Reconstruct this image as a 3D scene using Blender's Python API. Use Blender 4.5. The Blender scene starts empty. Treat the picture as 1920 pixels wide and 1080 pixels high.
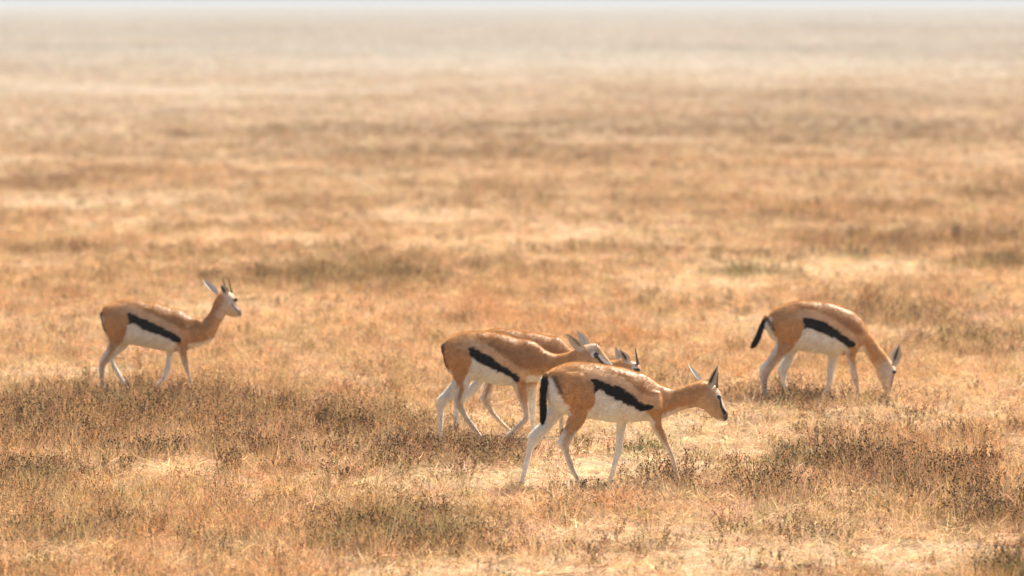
import bpy, math, random
import numpy as np
from mathutils import Vector

random.seed(7)
RNG = np.random.default_rng(11)
sc = bpy.context.scene

# ------------------------------------------------------------------ camera
CAM_H = 2.6
FPX = 10667.0                      # focal length in photo pixels (200 mm on 36 mm, 1920 px)
PITCH = math.atan(538.5 / FPX)
cam_d = bpy.data.cameras.new("camera")
cam_d.lens = 200.0
cam_d.sensor_width = 36.0
cam_d.clip_start = 0.5
cam_d.clip_end = 40000.0
cam_d.dof.use_dof = True
cam_d.dof.focus_distance = 30.7
cam_d.dof.aperture_fstop = 3.5
cam = bpy.data.objects.new("camera", cam_d)
cam.location = (0, 0, CAM_H)
cam.rotation_euler = (math.pi / 2 - PITCH, 0, 0)
sc.collection.objects.link(cam)
sc.camera = cam

# ------------------------------------------------------------------ sky, sun, exposure
SUN_EL = math.radians(47)
SUN_AZ = math.radians(35)          # clockwise from the view direction: behind the animals, to the right
world = bpy.data.worlds.new("World")
sc.world = world
world.use_nodes = True
wn = world.node_tree
wn.nodes.clear()
wo = wn.nodes.new("ShaderNodeOutputWorld")
wb = wn.nodes.new("ShaderNodeBackground")
sky = wn.nodes.new("ShaderNodeTexSky")
sky.sky_type = 'NISHITA'
sky.sun_disc = False
sky.sun_elevation = SUN_EL
sky.sun_rotation = SUN_AZ
sky.air_density = 1.0
sky.dust_density = 4.0
sky.ozone_density = 1.0
wb.inputs["Strength"].default_value = 0.08
wn.links.new(sky.outputs[0], wb.inputs[0])
wn.links.new(wb.outputs[0], wo.inputs[0])

sun_d = bpy.data.lights.new("sun", 'SUN')
sun_d.energy = 5.0
sun_d.angle = math.radians(0.55)
sun_d.color = (1.0, 0.91, 0.77)
sun = bpy.data.objects.new("sun", sun_d)
_s = Vector((math.sin(SUN_AZ) * math.cos(SUN_EL), math.cos(SUN_AZ) * math.cos(SUN_EL), math.sin(SUN_EL)))
sun.rotation_euler = (-_s).to_track_quat('-Z', 'Y').to_euler()
sun.location = (20, 60, 60)
sc.collection.objects.link(sun)

sc.view_settings.view_transform = 'Standard'
sc.view_settings.look = 'None'
sc.view_settings.exposure = 1.22
sc.view_settings.gamma = 1.0
sc.view_settings.use_curve_mapping = False
sc.cycles.max_bounces = 6
sc.cycles.diffuse_bounces = 3
sc.cycles.transmission_bounces = 4
sc.cycles.transparent_max_bounces = 8
sc.cycles.volume_bounces = 0
try:
    sc.cycles_curves.shape = 'THICK'
except Exception:
    pass

# ------------------------------------------------------------------ helpers
CP, SP = math.cos(PITCH), math.sin(PITCH)

def ray(px, py):
    a = (px - 960.0) / FPX
    b = (540.0 - py) / FPX
    return (a, CP + b * SP, -SP + b * CP)

def ground_at(px, py):
    """ground point that the photograph shows at this pixel"""
    d = ray(px, py)
    k = CAM_H / -d[2]
    return d[0] * k, d[1] * k

def link(name, data, parent=None, mat=None):
    o = bpy.data.objects.new(name, data)
    sc.collection.objects.link(o)
    if parent is not None:
        o.parent = parent
    if mat is not None:
        data.materials.append(mat)
    return o

def mesh_of(name, verts, faces, smooth=True):
    me = bpy.data.meshes.new(name)
    me.from_pydata([tuple(map(float, v)) for v in verts], [], [tuple(map(int, f)) for f in faces])
    if smooth:
        me.shade_smooth()
    me.update()
    return me

def set_col(me, name, cols, domain='POINT'):
    at = me.attributes.new(name, 'FLOAT_COLOR', domain)
    c = np.ones((len(cols), 4), dtype=np.float32)
    c[:, :3] = cols
    at.data.foreach_set('color', c.ravel())

def new_mat(name):
    m = bpy.data.materials.new(name)
    m.use_nodes = True
    nt = m.node_tree
    nt.nodes.clear()
    out = nt.nodes.new("ShaderNodeOutputMaterial")
    return m, nt, out

# lattice noise for laying out the plain
_TAB = np.random.default_rng(3).random((256, 256))
def vnoise(x, y, s=0):
    x = np.asarray(x, float) + s * 17.31
    y = np.asarray(y, float) + s * 9.77
    ix = np.floor(x).astype(int); iy = np.floor(y).astype(int)
    fx = x - ix; fy = y - iy
    fx = fx * fx * (3 - 2 * fx); fy = fy * fy * (3 - 2 * fy)
    a = _TAB[ix % 256, iy % 256]; b = _TAB[(ix + 1) % 256, iy % 256]
    c = _TAB[ix % 256, (iy + 1) % 256]; d = _TAB[(ix + 1) % 256, (iy + 1) % 256]
    return (a * (1 - fx) + b * fx) * (1 - fy) + (c * (1 - fx) + d * fx) * fy
def fbm(x, y, s=0, o=3):
    r = 0; amp = 0.5; t = 0
    for k in range(o):
        r = r + amp * vnoise(x * 2 ** k, y * 2 ** k, s + k); t += amp; amp *= 0.55
    return r / t

# where the plain is weedy, straw-bright, rusty, green: (photo x, y, half width, half height, strength)
DARK = [(300, 790, 430, 55, .95), (80, 760, 160, 45, .5), (640, 830, 190, 40, .75), (900, 862, 90, 26, 1.0), (740, 858, 70, 24, .7),
        (740, 1005, 170, 34, .75), (1650, 880, 240, 60, .85), (1500, 800, 200, 45, .35), (1860, 960, 110, 60, .9),
        (1890, 1078, 60, 22, 1.0), (90, 1015, 210, 60, .55), (60, 900, 110, 40, .7), (380, 950, 150, 24, .4),
        (680, 522, 260, 26, .8), (560, 470, 200, 12, .3), (1200, 470, 130, 16, .6), (1640, 462, 170, 22, .6), (1880, 455, 120, 18, .8),
        (1880, 498, 60, 12, .8), (1400, 514, 60, 9, .9), (350, 430, 90, 12, .5), (130, 470, 200, 14, .4), (60, 345, 90, 14, .7),
        (230, 325, 150, 10, .5), (1450, 400, 130, 12, .5), (1870, 370, 70, 9, .8), (900, 290, 500, 10, .5), (700, 250, 900, 26, .42), (300, 62, 420, 5, .6), (250, 90, 330, 3, .7), (1300, 92, 420, 3, .5), (1100, 30, 300, 2, .5),
        (1500, 240, 500, 20, .42), (1650, 620, 200, 50, .3), (1800, 660, 160, 50, .45), (700, 640, 160, 40, .25), (70, 640, 120, 40, .45),
        (1500, 745, 160, 20, .5), (1250, 740, 90, 22, .3), (330, 215, 300, 10, .35), (1550, 180, 400, 10, .25), (840, 42, 60, 3, .5), (1570, 48, 90, 3, .4),
        (1250, 900, 120, 28, .5), (1130, 935, 150, 14, .25), (1450, 930, 80, 34, .55)]
BRIGHT = [(430, 452, 260, 14, .6), (260, 382, 220, 14, .8), (120, 700, 150, 13, .9), (600, 712, 130, 14, .6), (1150, 885, 190, 42, .9),
          (880, 905, 220, 22, .8), (1500, 1055, 330, 28, .9), (800, 1068, 320, 24, .7), (1130, 1010, 220, 30, .6), (330, 885, 160, 20, .5),
          (620, 872, 60, 12, .8), (1640, 505, 210, 11, .9), (1100, 445, 90, 12, .8), (760, 404, 110, 12, .7), (1250, 430, 400, 9, .5),
          (1650, 790, 110, 16, .6), (1320, 820, 120, 30, .5), (960, 580, 120, 14, .4), (200, 170, 400, 12, .6), (1000, 120, 900, 16, .5),
          (1250, 540, 160, 10, .5), (450, 610, 120, 30, .3), (1600, 230, 200, 5, .5), (960, 96, 900, 4, .6), (900, 800, 80, 16, .4)]
BARE = [(1475, 1068, 85, 9, 1.3), (1330, 1074, 40, 5, .6)]
RUST = [(100, 570, 160, 26, .8), (1000, 590, 240, 24, .7), (1480, 395, 160, 14, .6), (1100, 950, 180, 22, .6), (280, 330, 160, 12, .6), (1600, 310, 300, 10, .6),
        (380, 990, 170, 30, .6), (1850, 900, 140, 60, .5), (1560, 930, 200, 40, .4), (560, 310, 250, 8, .4), (1150, 640, 160, 26, .4), (760, 1030, 140, 10, .5), (1700, 720, 200, 24, .3)]
GREEN = [(740, 1000, 150, 26, .9), (1400, 513, 55, 9, 1.0), (1880, 495, 60, 12, .9), (900, 862, 80, 22, .6), (80, 905, 90, 26, .6), (1200, 845, 40, 10, .9),
         (1470, 870, 60, 24, .6), (1890, 1080, 60, 22, .9), (640, 520, 180, 18, .5), (1560, 980, 120, 20, .5), (100, 1000, 120, 30, .4), (1640, 478, 120, 10, .4), (1180, 740, 60, 12, .4)]
def _world_patches(L):
    out = []
    for px, py, rx, ry, s in L:
        x, y = ground_at(px, py)
        y0 = ground_at(px, py + ry)[1]; y1 = ground_at(px, max(py - ry, 12))[1]
        x1 = ground_at(px + rx, py)[0]
        out.append((x, y, abs(x1 - x), (y1 - y) * 1.0, (y - y0) * 1.0, s))
    return out
_P = {k: _world_patches(v) for k, v in dict(dark=DARK, bright=BRIGHT, rust=RUST, green=GREEN, bare=BARE).items()}
def field(kind, X, Y):
    r = np.zeros_like(X)
    wob = 1 + 0.9 * (fbm(X * 1.1, Y * 0.8, 5) - 0.5)
    for x, y, rx, ryf, ryn, s in _P[kind]:
        dy = Y - y
        d = ((X - x) / rx) ** 2 + np.where(dy > 0, dy / ryf, dy / ryn) ** 2
        r = r + s * np.exp(-d * wob * 0.9)
    return np.clip(r, 0, 1.2)
def layout(X, Y):
    """weedy, bright, rusty and green share of the vegetation at a spot of the plain"""
    lg = 1.0 / (0.06 * np.maximum(np.abs(Y), 12.0) + 0.2)          # patches read larger farther off
    n1 = fbm(X * 0.55, Y * 0.33, 1); n2 = fbm(X * 1.7, Y * 1.0, 2); n3 = fbm(X * 0.45, Y * 0.25, 9); n4 = fbm(X * 0.9, Y * 0.6, 14)
    nf = fbm(X * 0.07, Y * 0.022, 21) + np.clip(np.abs(Y) / 200 - .4, 0, 1) * 1.1 * (fbm(X * .018, Y * .0085, 52) - .5)
    d = field('dark', X, Y) + 0.9 * (n1 - 0.5) + 0.8 * (n2 - 0.5) + 0.5 * (nf - 0.5)
    b = field('bright', X, Y) + 1.3 * (n3 - 0.46) - 0.7 * (n2 - 0.5) + np.clip((Y - 38) / 60, 0, .22) - 0.5 * (nf - 0.5)
    r = field('rust', X, Y) + 1.0 * (n4 - 0.52)
    g = field('green', X, Y) + 0.8 * (fbm(X * 1.3, Y * 0.9, 33) - 0.62)
    return np.clip(d, 0, 1), np.clip(b, 0, 1), np.clip(r, 0, 1), np.clip(g, 0, 1)

STRAW = np.array((.68, .51, .335)); GOLD = np.array((.565, .37, .20)); RUSTC = np.array((.50, .235, .085))
BROWN = np.array((.36, .245, .135)); OLIVE = np.array((.19, .195, .085))
PALE = np.array((.38, .335, .275)); HAZE_STRAW = np.array((.44, .405, .355)); GREY = np.array((.31, .28, .235))  # far tones: paler growth with part of the distance haze painted in
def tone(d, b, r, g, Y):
    """mean colour of the growth: golden nearby, paler and greyer farther out, with some distance haze put into the colour"""
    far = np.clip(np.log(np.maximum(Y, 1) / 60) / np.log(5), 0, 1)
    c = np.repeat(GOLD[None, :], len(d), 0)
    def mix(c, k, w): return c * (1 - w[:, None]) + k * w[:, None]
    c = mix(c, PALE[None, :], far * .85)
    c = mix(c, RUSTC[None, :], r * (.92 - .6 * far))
    c = mix(c, mix(np.repeat(STRAW[None, :], len(d), 0), HAZE_STRAW[None, :], far), np.minimum(b * 1.1, .88))
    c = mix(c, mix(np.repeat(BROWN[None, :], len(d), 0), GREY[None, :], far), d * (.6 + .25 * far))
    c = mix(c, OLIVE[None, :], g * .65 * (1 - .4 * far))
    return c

# ------------------------------------------------------------------ ground, one sheet to the horizon
def axis(n, near, far):
    t = np.linspace(-1, 1, n)
    k = math.asinh(far / near)
    return near * np.sinh(t * k)
gx = axis(201, 4.0, 6000.0)
gy = np.concatenate([-axis(61, 20.0, 6000.0)[31:][::-1], np.geomspace(12, 6000, 420)])
gy = np.unique(np.concatenate([gy, [0.0]]))
GX, GY = np.meshgrid(gx, gy)
gz = 0.03 * (fbm(GX.ravel() * .8, GY.ravel() * .8, 40) - 0.5)
gz[(np.abs(GX.ravel()) > 300) | (GY.ravel() > 300)] = 0
gv = np.stack([GX.ravel(), GY.ravel(), gz], 1)
nx, ny = len(gx), len(gy)
ii = (np.arange(ny - 1)[:, None] * nx + np.arange(nx - 1)[None, :]).ravel()
gf = np.stack([ii, ii + 1, ii + nx + 1, ii + nx], 1)
gme = mesh_of("ground", gv, gf)
D_, B_, R_, G_ = layout(GX.ravel(), GY.ravel())
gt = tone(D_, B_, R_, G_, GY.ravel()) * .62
bare = np.clip(field("bare", GX.ravel(), GY.ravel()), 0, 1)[:, None]
set_col(gme, "tone", gt * (1 - bare) + np.array((.11, .072, .042)) * bare)

m_ground, nt, out = new_mat("dry_soil_and_litter")
bs = nt.nodes.new("ShaderNodeBsdfDiffuse")
at = nt.nodes.new("ShaderNodeAttribute"); at.attribute_name = "tone"
geo = nt.nodes.new("ShaderNodeNewGeometry")
def noise_node(scale, detail, vec, rough=.6):
    n = nt.nodes.new("ShaderNodeTexNoise")
    n.inputs["Scale"].default_value = scale; n.inputs["Detail"].default_value = detail; n.inputs["Roughness"].default_value = rough
    nt.links.new(vec, n.inputs["Vector"]); return n
mp = nt.nodes.new("ShaderNodeMapping"); mp.inputs["Scale"].default_value = (1, .6, 1)
nt.links.new(geo.outputs["Position"], mp.inputs[0])
n1 = noise_node(6.0, 6, mp.outputs[0]); n2 = noise_node(.25, 5, mp.outputs[0]); n3 = noise_node(.012, 4, mp.outputs[0])
mr = nt.nodes.new("ShaderNodeMapRange"); mr.inputs[1].default_value = .3; mr.inputs[2].default_value = .7; mr.inputs[3].default_value = .6; mr.inputs[4].default_value = 1.35
nt.links.new(n1.outputs[0], mr.inputs[0])
mr2 = nt.nodes.new("ShaderNodeMapRange"); mr2.inputs[1].default_value = .3; mr2.inputs[2].default_value = .7; mr2.inputs[3].default_value = .75; mr2.inputs[4].default_value = 1.25
nt.links.new(n2.outputs[0], mr2.inputs[0])
mr3 = nt.nodes.new("ShaderNodeMapRange"); mr3.inputs[1].default_value = .35; mr3.inputs[2].default_value = .65; mr3.inputs[3].default_value = .8; mr3.inputs[4].default_value = 1.15
nt.links.new(n3.outputs[0], mr3.inputs[0])
mu = nt.nodes.new("ShaderNodeMath"); mu.operation = 'MULTIPLY'; nt.links.new(mr.outputs[0], mu.inputs[0]); nt.links.new(mr2.outputs[0], mu.inputs[1])
mu2 = nt.nodes.new("ShaderNodeMath"); mu2.operation = 'MULTIPLY'; nt.links.new(mu.outputs[0], mu2.inputs[0]); nt.links.new(mr3.outputs[0], mu2.inputs[1])
vm = nt.nodes.new("ShaderNodeVectorMath"); vm.operation = 'SCALE'
nt.links.new(at.outputs["Color"], vm.inputs[0]); nt.links.new(mu2.outputs[0], vm.inputs["Scale"])
nt.links.new(vm.outputs[0], bs.inputs["Color"])
bp = nt.nodes.new("ShaderNodeBump"); bp.inputs["Strength"].default_value = .6; bp.inputs["Distance"].default_value = .05
nt.links.new(n1.outputs[0], bp.inputs["Height"]); nt.links.new(bp.outputs[0], bs.inputs["Normal"])
nt.links.new(bs.outputs[0], out.inputs[0])
ground = link("ground", gme, None, m_ground)
ground["kind"] = "structure"

# ------------------------------------------------------------------ haze: dusty hot air over the plain
hz = 6050.0
hv = [(x, y, z) for z in (-1.0, 3.4) for x, y in ((-hz, -hz), (hz, -hz), (hz, hz), (-hz, hz))]
hf = [(3, 2, 1, 0), (4, 5, 6, 7), (0, 1, 5, 4), (1, 2, 6, 5), (2, 3, 7, 6), (3, 0, 4, 7)]
m_haze, nt, out = new_mat("dusty_air")
pv = nt.nodes.new("ShaderNodeVolumePrincipled")
pv.inputs["Color"].default_value = (.64, .70, .75, 1)
pv.inputs["Density"].default_value = 0.0005
pv.inputs["Anisotropy"].default_value = 0.0
nt.links.new(pv.outputs[0], out.inputs["Volume"])
haze = link("haze", mesh_of("haze", hv, hf, False), None, m_haze)
haze["kind"] = "stuff"

# ------------------------------------------------------------------ plants of the plain
def plant_material(name, attr_vertex=True, transl=.4):
    """tint of the plant times the shade of the single blade, thin enough to let light through"""
    m, nt, out = new_mat(name)
    a1 = nt.nodes.new("ShaderNodeAttribute"); a1.attribute_type = 'INSTANCER'; a1.attribute_name = "tint"
    a2 = nt.nodes.new("ShaderNodeAttribute"); a2.attribute_name = "blade"
    mx = nt.nodes.new("ShaderNodeMix"); mx.data_type = 'RGBA'; mx.blend_type = 'MULTIPLY'; mx.inputs[0].default_value = 1.0
    nt.links.new(a1.outputs["Color"], mx.inputs[6]); nt.links.new(a2.outputs["Color"], mx.inputs[7])
    df = nt.nodes.new("ShaderNodeBsdfDiffuse"); tr = nt.nodes.new("ShaderNodeBsdfTranslucent")
    ms = nt.nodes.new("ShaderNodeMixShader"); ms.inputs[0].default_value = transl
    nt.links.new(mx.outputs[2], df.inputs[0]); nt.links.new(mx.outputs[2], tr.inputs[0])
    nt.links.new(df.outputs[0], ms.inputs[1]); nt.links.new(tr.outputs[0], ms.inputs[2])
    nt.links.new(ms.outputs[0], out.inputs[0])
    return m
m_grass = plant_material("dry_grass_blades", transl=.3)

def plain_plant_material(name, transl=.3):
    m, nt, out = new_mat(name)
    a2 = nt.nodes.new("ShaderNodeAttribute"); a2.attribute_name = "blade"
    df = nt.nodes.new("ShaderNodeBsdfDiffuse"); tr = nt.nodes.new("ShaderNodeBsdfTranslucent")
    ms = nt.nodes.new("ShaderNodeMixShader"); ms.inputs[0].default_value = transl
    nt.links.new(a2.outputs["Color"], df.inputs[0]); nt.links.new(a2.outputs["Color"], tr.inputs[0])
    nt.links.new(df.outputs[0], ms.inputs[1]); nt.links.new(tr.outputs[0], ms.inputs[2])
    nt.links.new(ms.outputs[0], out.inputs[0])
    return m
m_plant = plain_plant_material("weed_stems_and_leaves")

class Soup:
    def __init__(self): self.v = []; self.f = []; self.c = []
    def blade(self, base, direction, length, width, bend, col, seg=2, az=None):
        """a flat tapering blade that arches over"""
        d = Vector(direction).normalized()
        side = d.cross(Vector((random.uniform(-1, 1), random.uniform(-1, 1), random.uniform(-.3, 1)))).normalized()
        p = Vector(base); i0 = len(self.v)
        for k in range(seg + 1):
            w = width * (1 - .85 * k / seg) * .5
            self.v += [p - side * w, p + side * w]; self.c += [col, col]
            d = (d + Vector((d.x * bend, d.y * bend, -abs(bend) * .55))).normalized()
            p = p + d * (length / seg)
        for k in range(seg):
            a = i0 + 2 * k
            self.f.append((a, a + 1, a + 3, a + 2))
        return p, d
    def stick(self, p0, p1, r0, r1, col):
        p0 = Vector(p0); p1 = Vector(p1); d = (p1 - p0).normalized()
        a = d.cross(Vector((.31, .77, .55))).normalized(); b = d.cross(a); i0 = len(self.v)
        for p, r in ((p0, r0), (p1, r1)):
            for k in range(3):
                t = k * 2.0944
                self.v.append(p + (a * math.cos(t) + b * math.sin(t)) * r); self.c.append(col)
        for k in range(3):
            l = (k + 1) % 3
            self.f.append((i0 + k, i0 + l, i0 + 3 + l, i0 + 3 + k))
    def bud(self, p, r, h, col):
        p = Vector(p); i0 = len(self.v)
        self.v.append(p - Vector((0, 0, h * .5)))
        for k in range(5):
            t = k * 1.2566
            self.v.append(p + Vector((math.cos(t) * r, math.sin(t) * r, random.uniform(-.1, .2) * h)))
        self.v.append(p + Vector((random.uniform(-.3, .3) * r, 0, h * .5)))
        self.c += [col] * 7
        for k in range(5):
            l = (k + 1) % 5
            self.f.append((i0, i0 + 1 + l, i0 + 1 + k)); self.f.append((i0 + 6, i0 + 1 + k, i0 + 1 + l))
    def leaf(self, p, d, L, W, col):
        d = Vector(d).normalized(); s = d.cross(Vector((random.uniform(-.5, .5), random.uniform(-.5, .5), 1))).normalized()
        p = Vector(p); i0 = len(self.v)
        self.v += [p, p + d * L * .5 + s * W * .5, p + d * L, p + d * L * .5 - s * W * .5]; self.c += [col] * 4
        self.f.append((i0, i0 + 1, i0 + 2, i0 + 3))
    def mesh(self, name):
        me = mesh_of(name, self.v, self.f, False)
        set_col(me, "blade", np.array(self.c, dtype=np.float32))
        return me

def rdir(lean):
    a = random.uniform(0, 2 * math.pi)
    return Vector((math.sin(lean) * math.cos(a), math.sin(lean) * math.sin(a), math.cos(lean)))
def jit(c, a):
    k = random.uniform(1 - a, 1 + a)
    return tuple(x * k * random.uniform(.93, 1.07) for x in c)

def grass_tuft(kind):
    s = Soup()
    if kind == 'fine':
        for k in range(26):
            r = random.uniform(0, .085); a = random.uniform(0, 6.283)
            L = random.uniform(.04, .15)
            s.blade((r * math.cos(a), r * math.sin(a), -.01), rdir(random.uniform(.05, .95)), L, random.uniform(.0026, .0058), random.uniform(.05, .5), jit((1, 1, 1), .6), 2)
    elif kind == 'seedy':
        for k in range(20):
            r = random.uniform(0, .07); a = random.uniform(0, 6.283)
            L = random.uniform(.06, .17)
            p, d = s.blade((r * math.cos(a), r * math.sin(a), -.01), rdir(random.uniform(.05, .6)), L, random.uniform(.0022, .004), random.uniform(.05, .35), jit((1, 1, 1), .55), 2)
            if random.random() < .5:
                for q in range(3):
                    s.leaf(p - d * .012 * q, d + rdir(1.2) * .5, .014, .005, jit((.95, .82, .62), .25))
    elif kind == 'matted':
        for k in range(30):
            r = random.uniform(0, .11); a = random.uniform(0, 6.283)
            s.blade((r * math.cos(a), r * math.sin(a), random.uniform(-.005, .03)), rdir(random.uniform(.7, 1.5)), random.uniform(.05, .14), random.uniform(.0028, .0062), random.uniform(0, .3), jit((1.05, 1.03, 1), .6), 2)
    elif kind == 'tussock':
        for k in range(46):
            r = random.uniform(0, .03); a = random.uniform(0, 6.283)
            p, d = s.blade((r * math.cos(a), r * math.sin(a), -.01), rdir(random.uniform(.02, .8)), random.uniform(.10, .26), random.uniform(.002, .0042), random.uniform(.1, .5), jit((1.05, 1.02, .98), .5), 3)
            if random.random() < .2:
                for q in range(3):
                    s.leaf(p - d * .012 * q, d + rdir(1.2) * .5, .016, .005, jit((.9, .75, .55), .25))
    return s.mesh("grass_tuft")

HEADC = (.075, .045, .026); STEMC = (.33, .235, .14); LEAFB = (.38, .25, .125); LEAFG = (.19, .19, .075)
def weed_soup(h, n, spread, leafy, green, heads, leafs=.75, split=False):
    """a branching dry herb: thin forking stems, small leaves, dark round seed heads"""
    st = Soup(); lf = Soup(); hd = Soup()
    if not split:
        st = lf = hd = Soup()
    for k in range(n):
        a = random.uniform(0, 6.283); r = random.uniform(0, spread)
        b = Vector((r * math.cos(a), r * math.sin(a), -.01))
        d = (Vector((math.cos(a) * r / max(spread, .01) * .55, math.sin(a) * r / max(spread, .01) * .55, 1)) + rdir(1.57) * .22).normalized()
        L = h * random.uniform(.6, 1.1)
        p = b
        sc_ = jit(STEMC, .35)
        for q in range(3):
            p2 = p + d * (L / 3)
            st.stick(p, p2, .0018 - .0004 * q, .0014 - .0004 * q, sc_)
            for j in range(leafy):
                t = random.random(); lc = jit(LEAFG if random.random() < green else LEAFB, .35)
                lf.leaf(p + (p2 - p) * t, (rdir(random.uniform(.5, 1.6)) + d * .4), leafs * random.uniform(.010, .026), leafs * random.uniform(.003, .0075), lc)
            if q >= 1:
                for j in range(random.choice((1, 2, 2))):
                    bd = (d + rdir(1.4) * random.uniform(.5, .9)).normalized()
                    e = p2 + bd * L * random.uniform(.12, .28)
                    st.stick(p2, e, .0011, .0008, sc_)
                    if random.random() < heads:
                        hd.bud(e, random.uniform(.003, .0054), random.uniform(.007, .012), jit(HEADC, .45))
            p = p2; d = (d + rdir(1.57) * .22).normalized()
        if random.random() < heads:
            hd.bud(p, random.uniform(.004, .006), random.uniform(.009, .014), jit(HEADC, .45))
    return (st, lf, hd) if split else st

def proto_collection(name, meshes, mat):
    col = bpy.data.collections.new(name)          # source shapes, not linked to the scene
    for k, me in enumerate(meshes):                   # names keep their order
        me.materials.append(mat)
        o = bpy.data.objects.new("%s_%02d" % (name, k), me)
        col.objects.link(o)
    return col

def scatter_object(name, pts, rot, scl, idx, tint, col, label, cat):
    me = bpy.data.meshes.new(name)
    me.vertices.add(len(pts)); me.vertices.foreach_set('co', pts.astype(np.float32).ravel())
    a = me.attributes.new("rot", 'FLOAT_VECTOR', 'POINT'); a.data.foreach_set('vector', rot.astype(np.float32).ravel())
    a = me.attributes.new("scl", 'FLOAT_VECTOR', 'POINT'); a.data.foreach_set('vector', scl.astype(np.float32).ravel())
    a = me.attributes.new("idx", 'INT', 'POINT'); a.data.foreach_set('value', idx.astype(np.int32))
    set_col(me, "tint", tint)
    o = link(name, me)
    ng = bpy.data.node_groups.new(name + "_spread", 'GeometryNodeTree')
    ng.interface.new_socket("Geometry", in_out='INPUT', socket_type='NodeSocketGeometry')
    ng.interface.new_socket("Geometry", in_out='OUTPUT', socket_type='NodeSocketGeometry')
    gi = ng.nodes.new("NodeGroupInput"); go = ng.nodes.new("NodeGroupOutput")
    ci = ng.nodes.new("GeometryNodeCollectionInfo"); ci.inputs["Collection"].default_value = col
    ci.inputs["Separate Children"].default_value = True; ci.inputs["Reset Children"].default_value = True
    ip = ng.nodes.new("GeometryNodeInstanceOnPoints"); ip.inputs["Pick Instance"].default_value = True
    def na(nm, ty):
        n = ng.nodes.new("GeometryNodeInputNamedAttribute"); n.data_type = ty; n.inputs["Name"].default_value = nm
        return [s for s in n.outputs if s.enabled][0]
    ng.links.new(gi.outputs[0], ip.inputs["Points"]); ng.links.new(ci.outputs[0], ip.inputs["Instance"])
    ng.links.new(na("idx", 'INT'), ip.inputs["Instance Index"])
    ng.links.new(na("rot", 'FLOAT_VECTOR'), ip.inputs["Rotation"])
    ng.links.new(na("scl", 'FLOAT_VECTOR'), ip.inputs["Scale"])
    ng.links.new(ip.outputs[0], go.inputs[0])
    md = o.modifiers.new("spread", 'NODES'); md.node_group = ng
    o["kind"] = "stuff"; o["label"] = label; o["category"] = cat
    return o

def spread_points(n0, y0, y1, yref=30.0, margin=2.6, ybreak=60.0):
    """random spots on the plain, thinning with distance"""
    xs, ys = [], []
    edges = np.geomspace(y0, y1, 220)
    for a, b in zip(edges[:-1], edges[1:]):
        ym = (a + b) / 2; W = .19 * ym + 2 * margin
        dens = n0 * yref / max(ym, yref * .8)
        if ym > ybreak: dens = n0 * yref / ybreak * (ybreak / ym) ** 2
        n = RNG.poisson(dens * W * (b - a))
        xs.append(RNG.uniform(-W / 2, W / 2, n)); ys.append(RNG.uniform(a, b, n))
    return np.concatenate(xs), np.concatenate(ys)

def rots(n, tilt):
    r = np.zeros((n, 3)); r[:, 0] = RNG.normal(0, tilt, n); r[:, 1] = RNG.normal(0, tilt, n); r[:, 2] = RNG.uniform(0, 6.283, n)
    return r

# dry grass
col_g = proto_collection("grass_tuft", [grass_tuft('fine') for k in range(4)] + [grass_tuft('seedy') for k in range(3)] + [grass_tuft('matted') for k in range(4)] + [grass_tuft('tussock') for k in range(3)], m_grass)
X, Y = spread_points(120.0, 19.0, 3000.0)
keep = RNG.random(len(X)) > field('bare', X, Y) * .95
X, Y = X[keep], Y[keep]
d, b, r, g = layout(X, Y)
vr = np.where(Y < 70, 1, .5)
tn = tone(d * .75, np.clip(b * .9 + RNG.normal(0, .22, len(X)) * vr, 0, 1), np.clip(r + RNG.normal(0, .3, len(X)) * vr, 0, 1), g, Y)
tn *= (RNG.uniform(.62, 1.38, len(X)) ** np.where(Y < 60, 1, .6))[:, None]
tn *= (1 + RNG.normal(0, .06, (len(X), 3)))
hgt = np.clip(.72 + .35 * d + .3 * r - .38 * b, .38, 1.3) * RNG.uniform(.5, 1.35, len(X))
far = np.clip((Y - 60) / 400, 0, 1)
hgt *= 1 + .3 * far
wid = (.8 + .35 * RNG.random(len(X))) * (1 + 4.0 * far)
matted = RNG.random(len(X)) < np.clip(.3 + .6 * b - .3 * d, .05, .9)
idx = np.where(matted, RNG.integers(7, 11, len(X)), RNG.integers(0, 7, len(X)))
tus = (RNG.random(len(X)) < .022) & (Y < 90)
idx = np.where(tus, RNG.integers(11, 14, len(X)), idx)
hgt = np.where(tus, RNG.uniform(.5, .95, len(X)), hgt); wid = np.where(tus, 1.0, wid)
scatter_object("dry_grass", np.stack([X, Y, np.zeros(len(X))], 1), rots(len(X), .14), np.stack([wid, wid, hgt], 1), idx, np.clip(tn, .02, .85), col_g,
               "dry golden grass covering the whole plain", "grass")

# seed-headed weeds
m_weed = plant_material("dry_weed_growth", transl=.22)
col_w = proto_collection("weed_sprig", [weed_soup(random.uniform(.08, .14), random.randint(8, 12), .09, 3, .10, .55).mesh("weed_sprig") for k in range(6)], m_weed)
X, Y = spread_points(80.0, 19.0, 260.0)
d, b, r, g = layout(X, Y)
keep = RNG.random(len(X)) < np.clip(.17 + .95 * d - .35 * b, .09, 1)
X, Y, d, b = X[keep], Y[keep], d[keep], b[keep]
n = len(X)
s = RNG.uniform(.55, 1.15, n) * (.72 + .32 * d)
tw = np.repeat(np.array([[1.25, 1.2, 1.1]]), n, 0) * RNG.uniform(.6, 1.6, n)[:, None] * (1 + RNG.normal(0, .08, (n, 3)))
scatter_object("seed_head_weeds", np.stack([X, Y, np.zeros(n)], 1), rots(n, .12), np.stack([s, s, s], 1), RNG.integers(0, 6, n), tw, col_w,
               "low brown weeds dotted with dark seed heads", "weeds")

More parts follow.
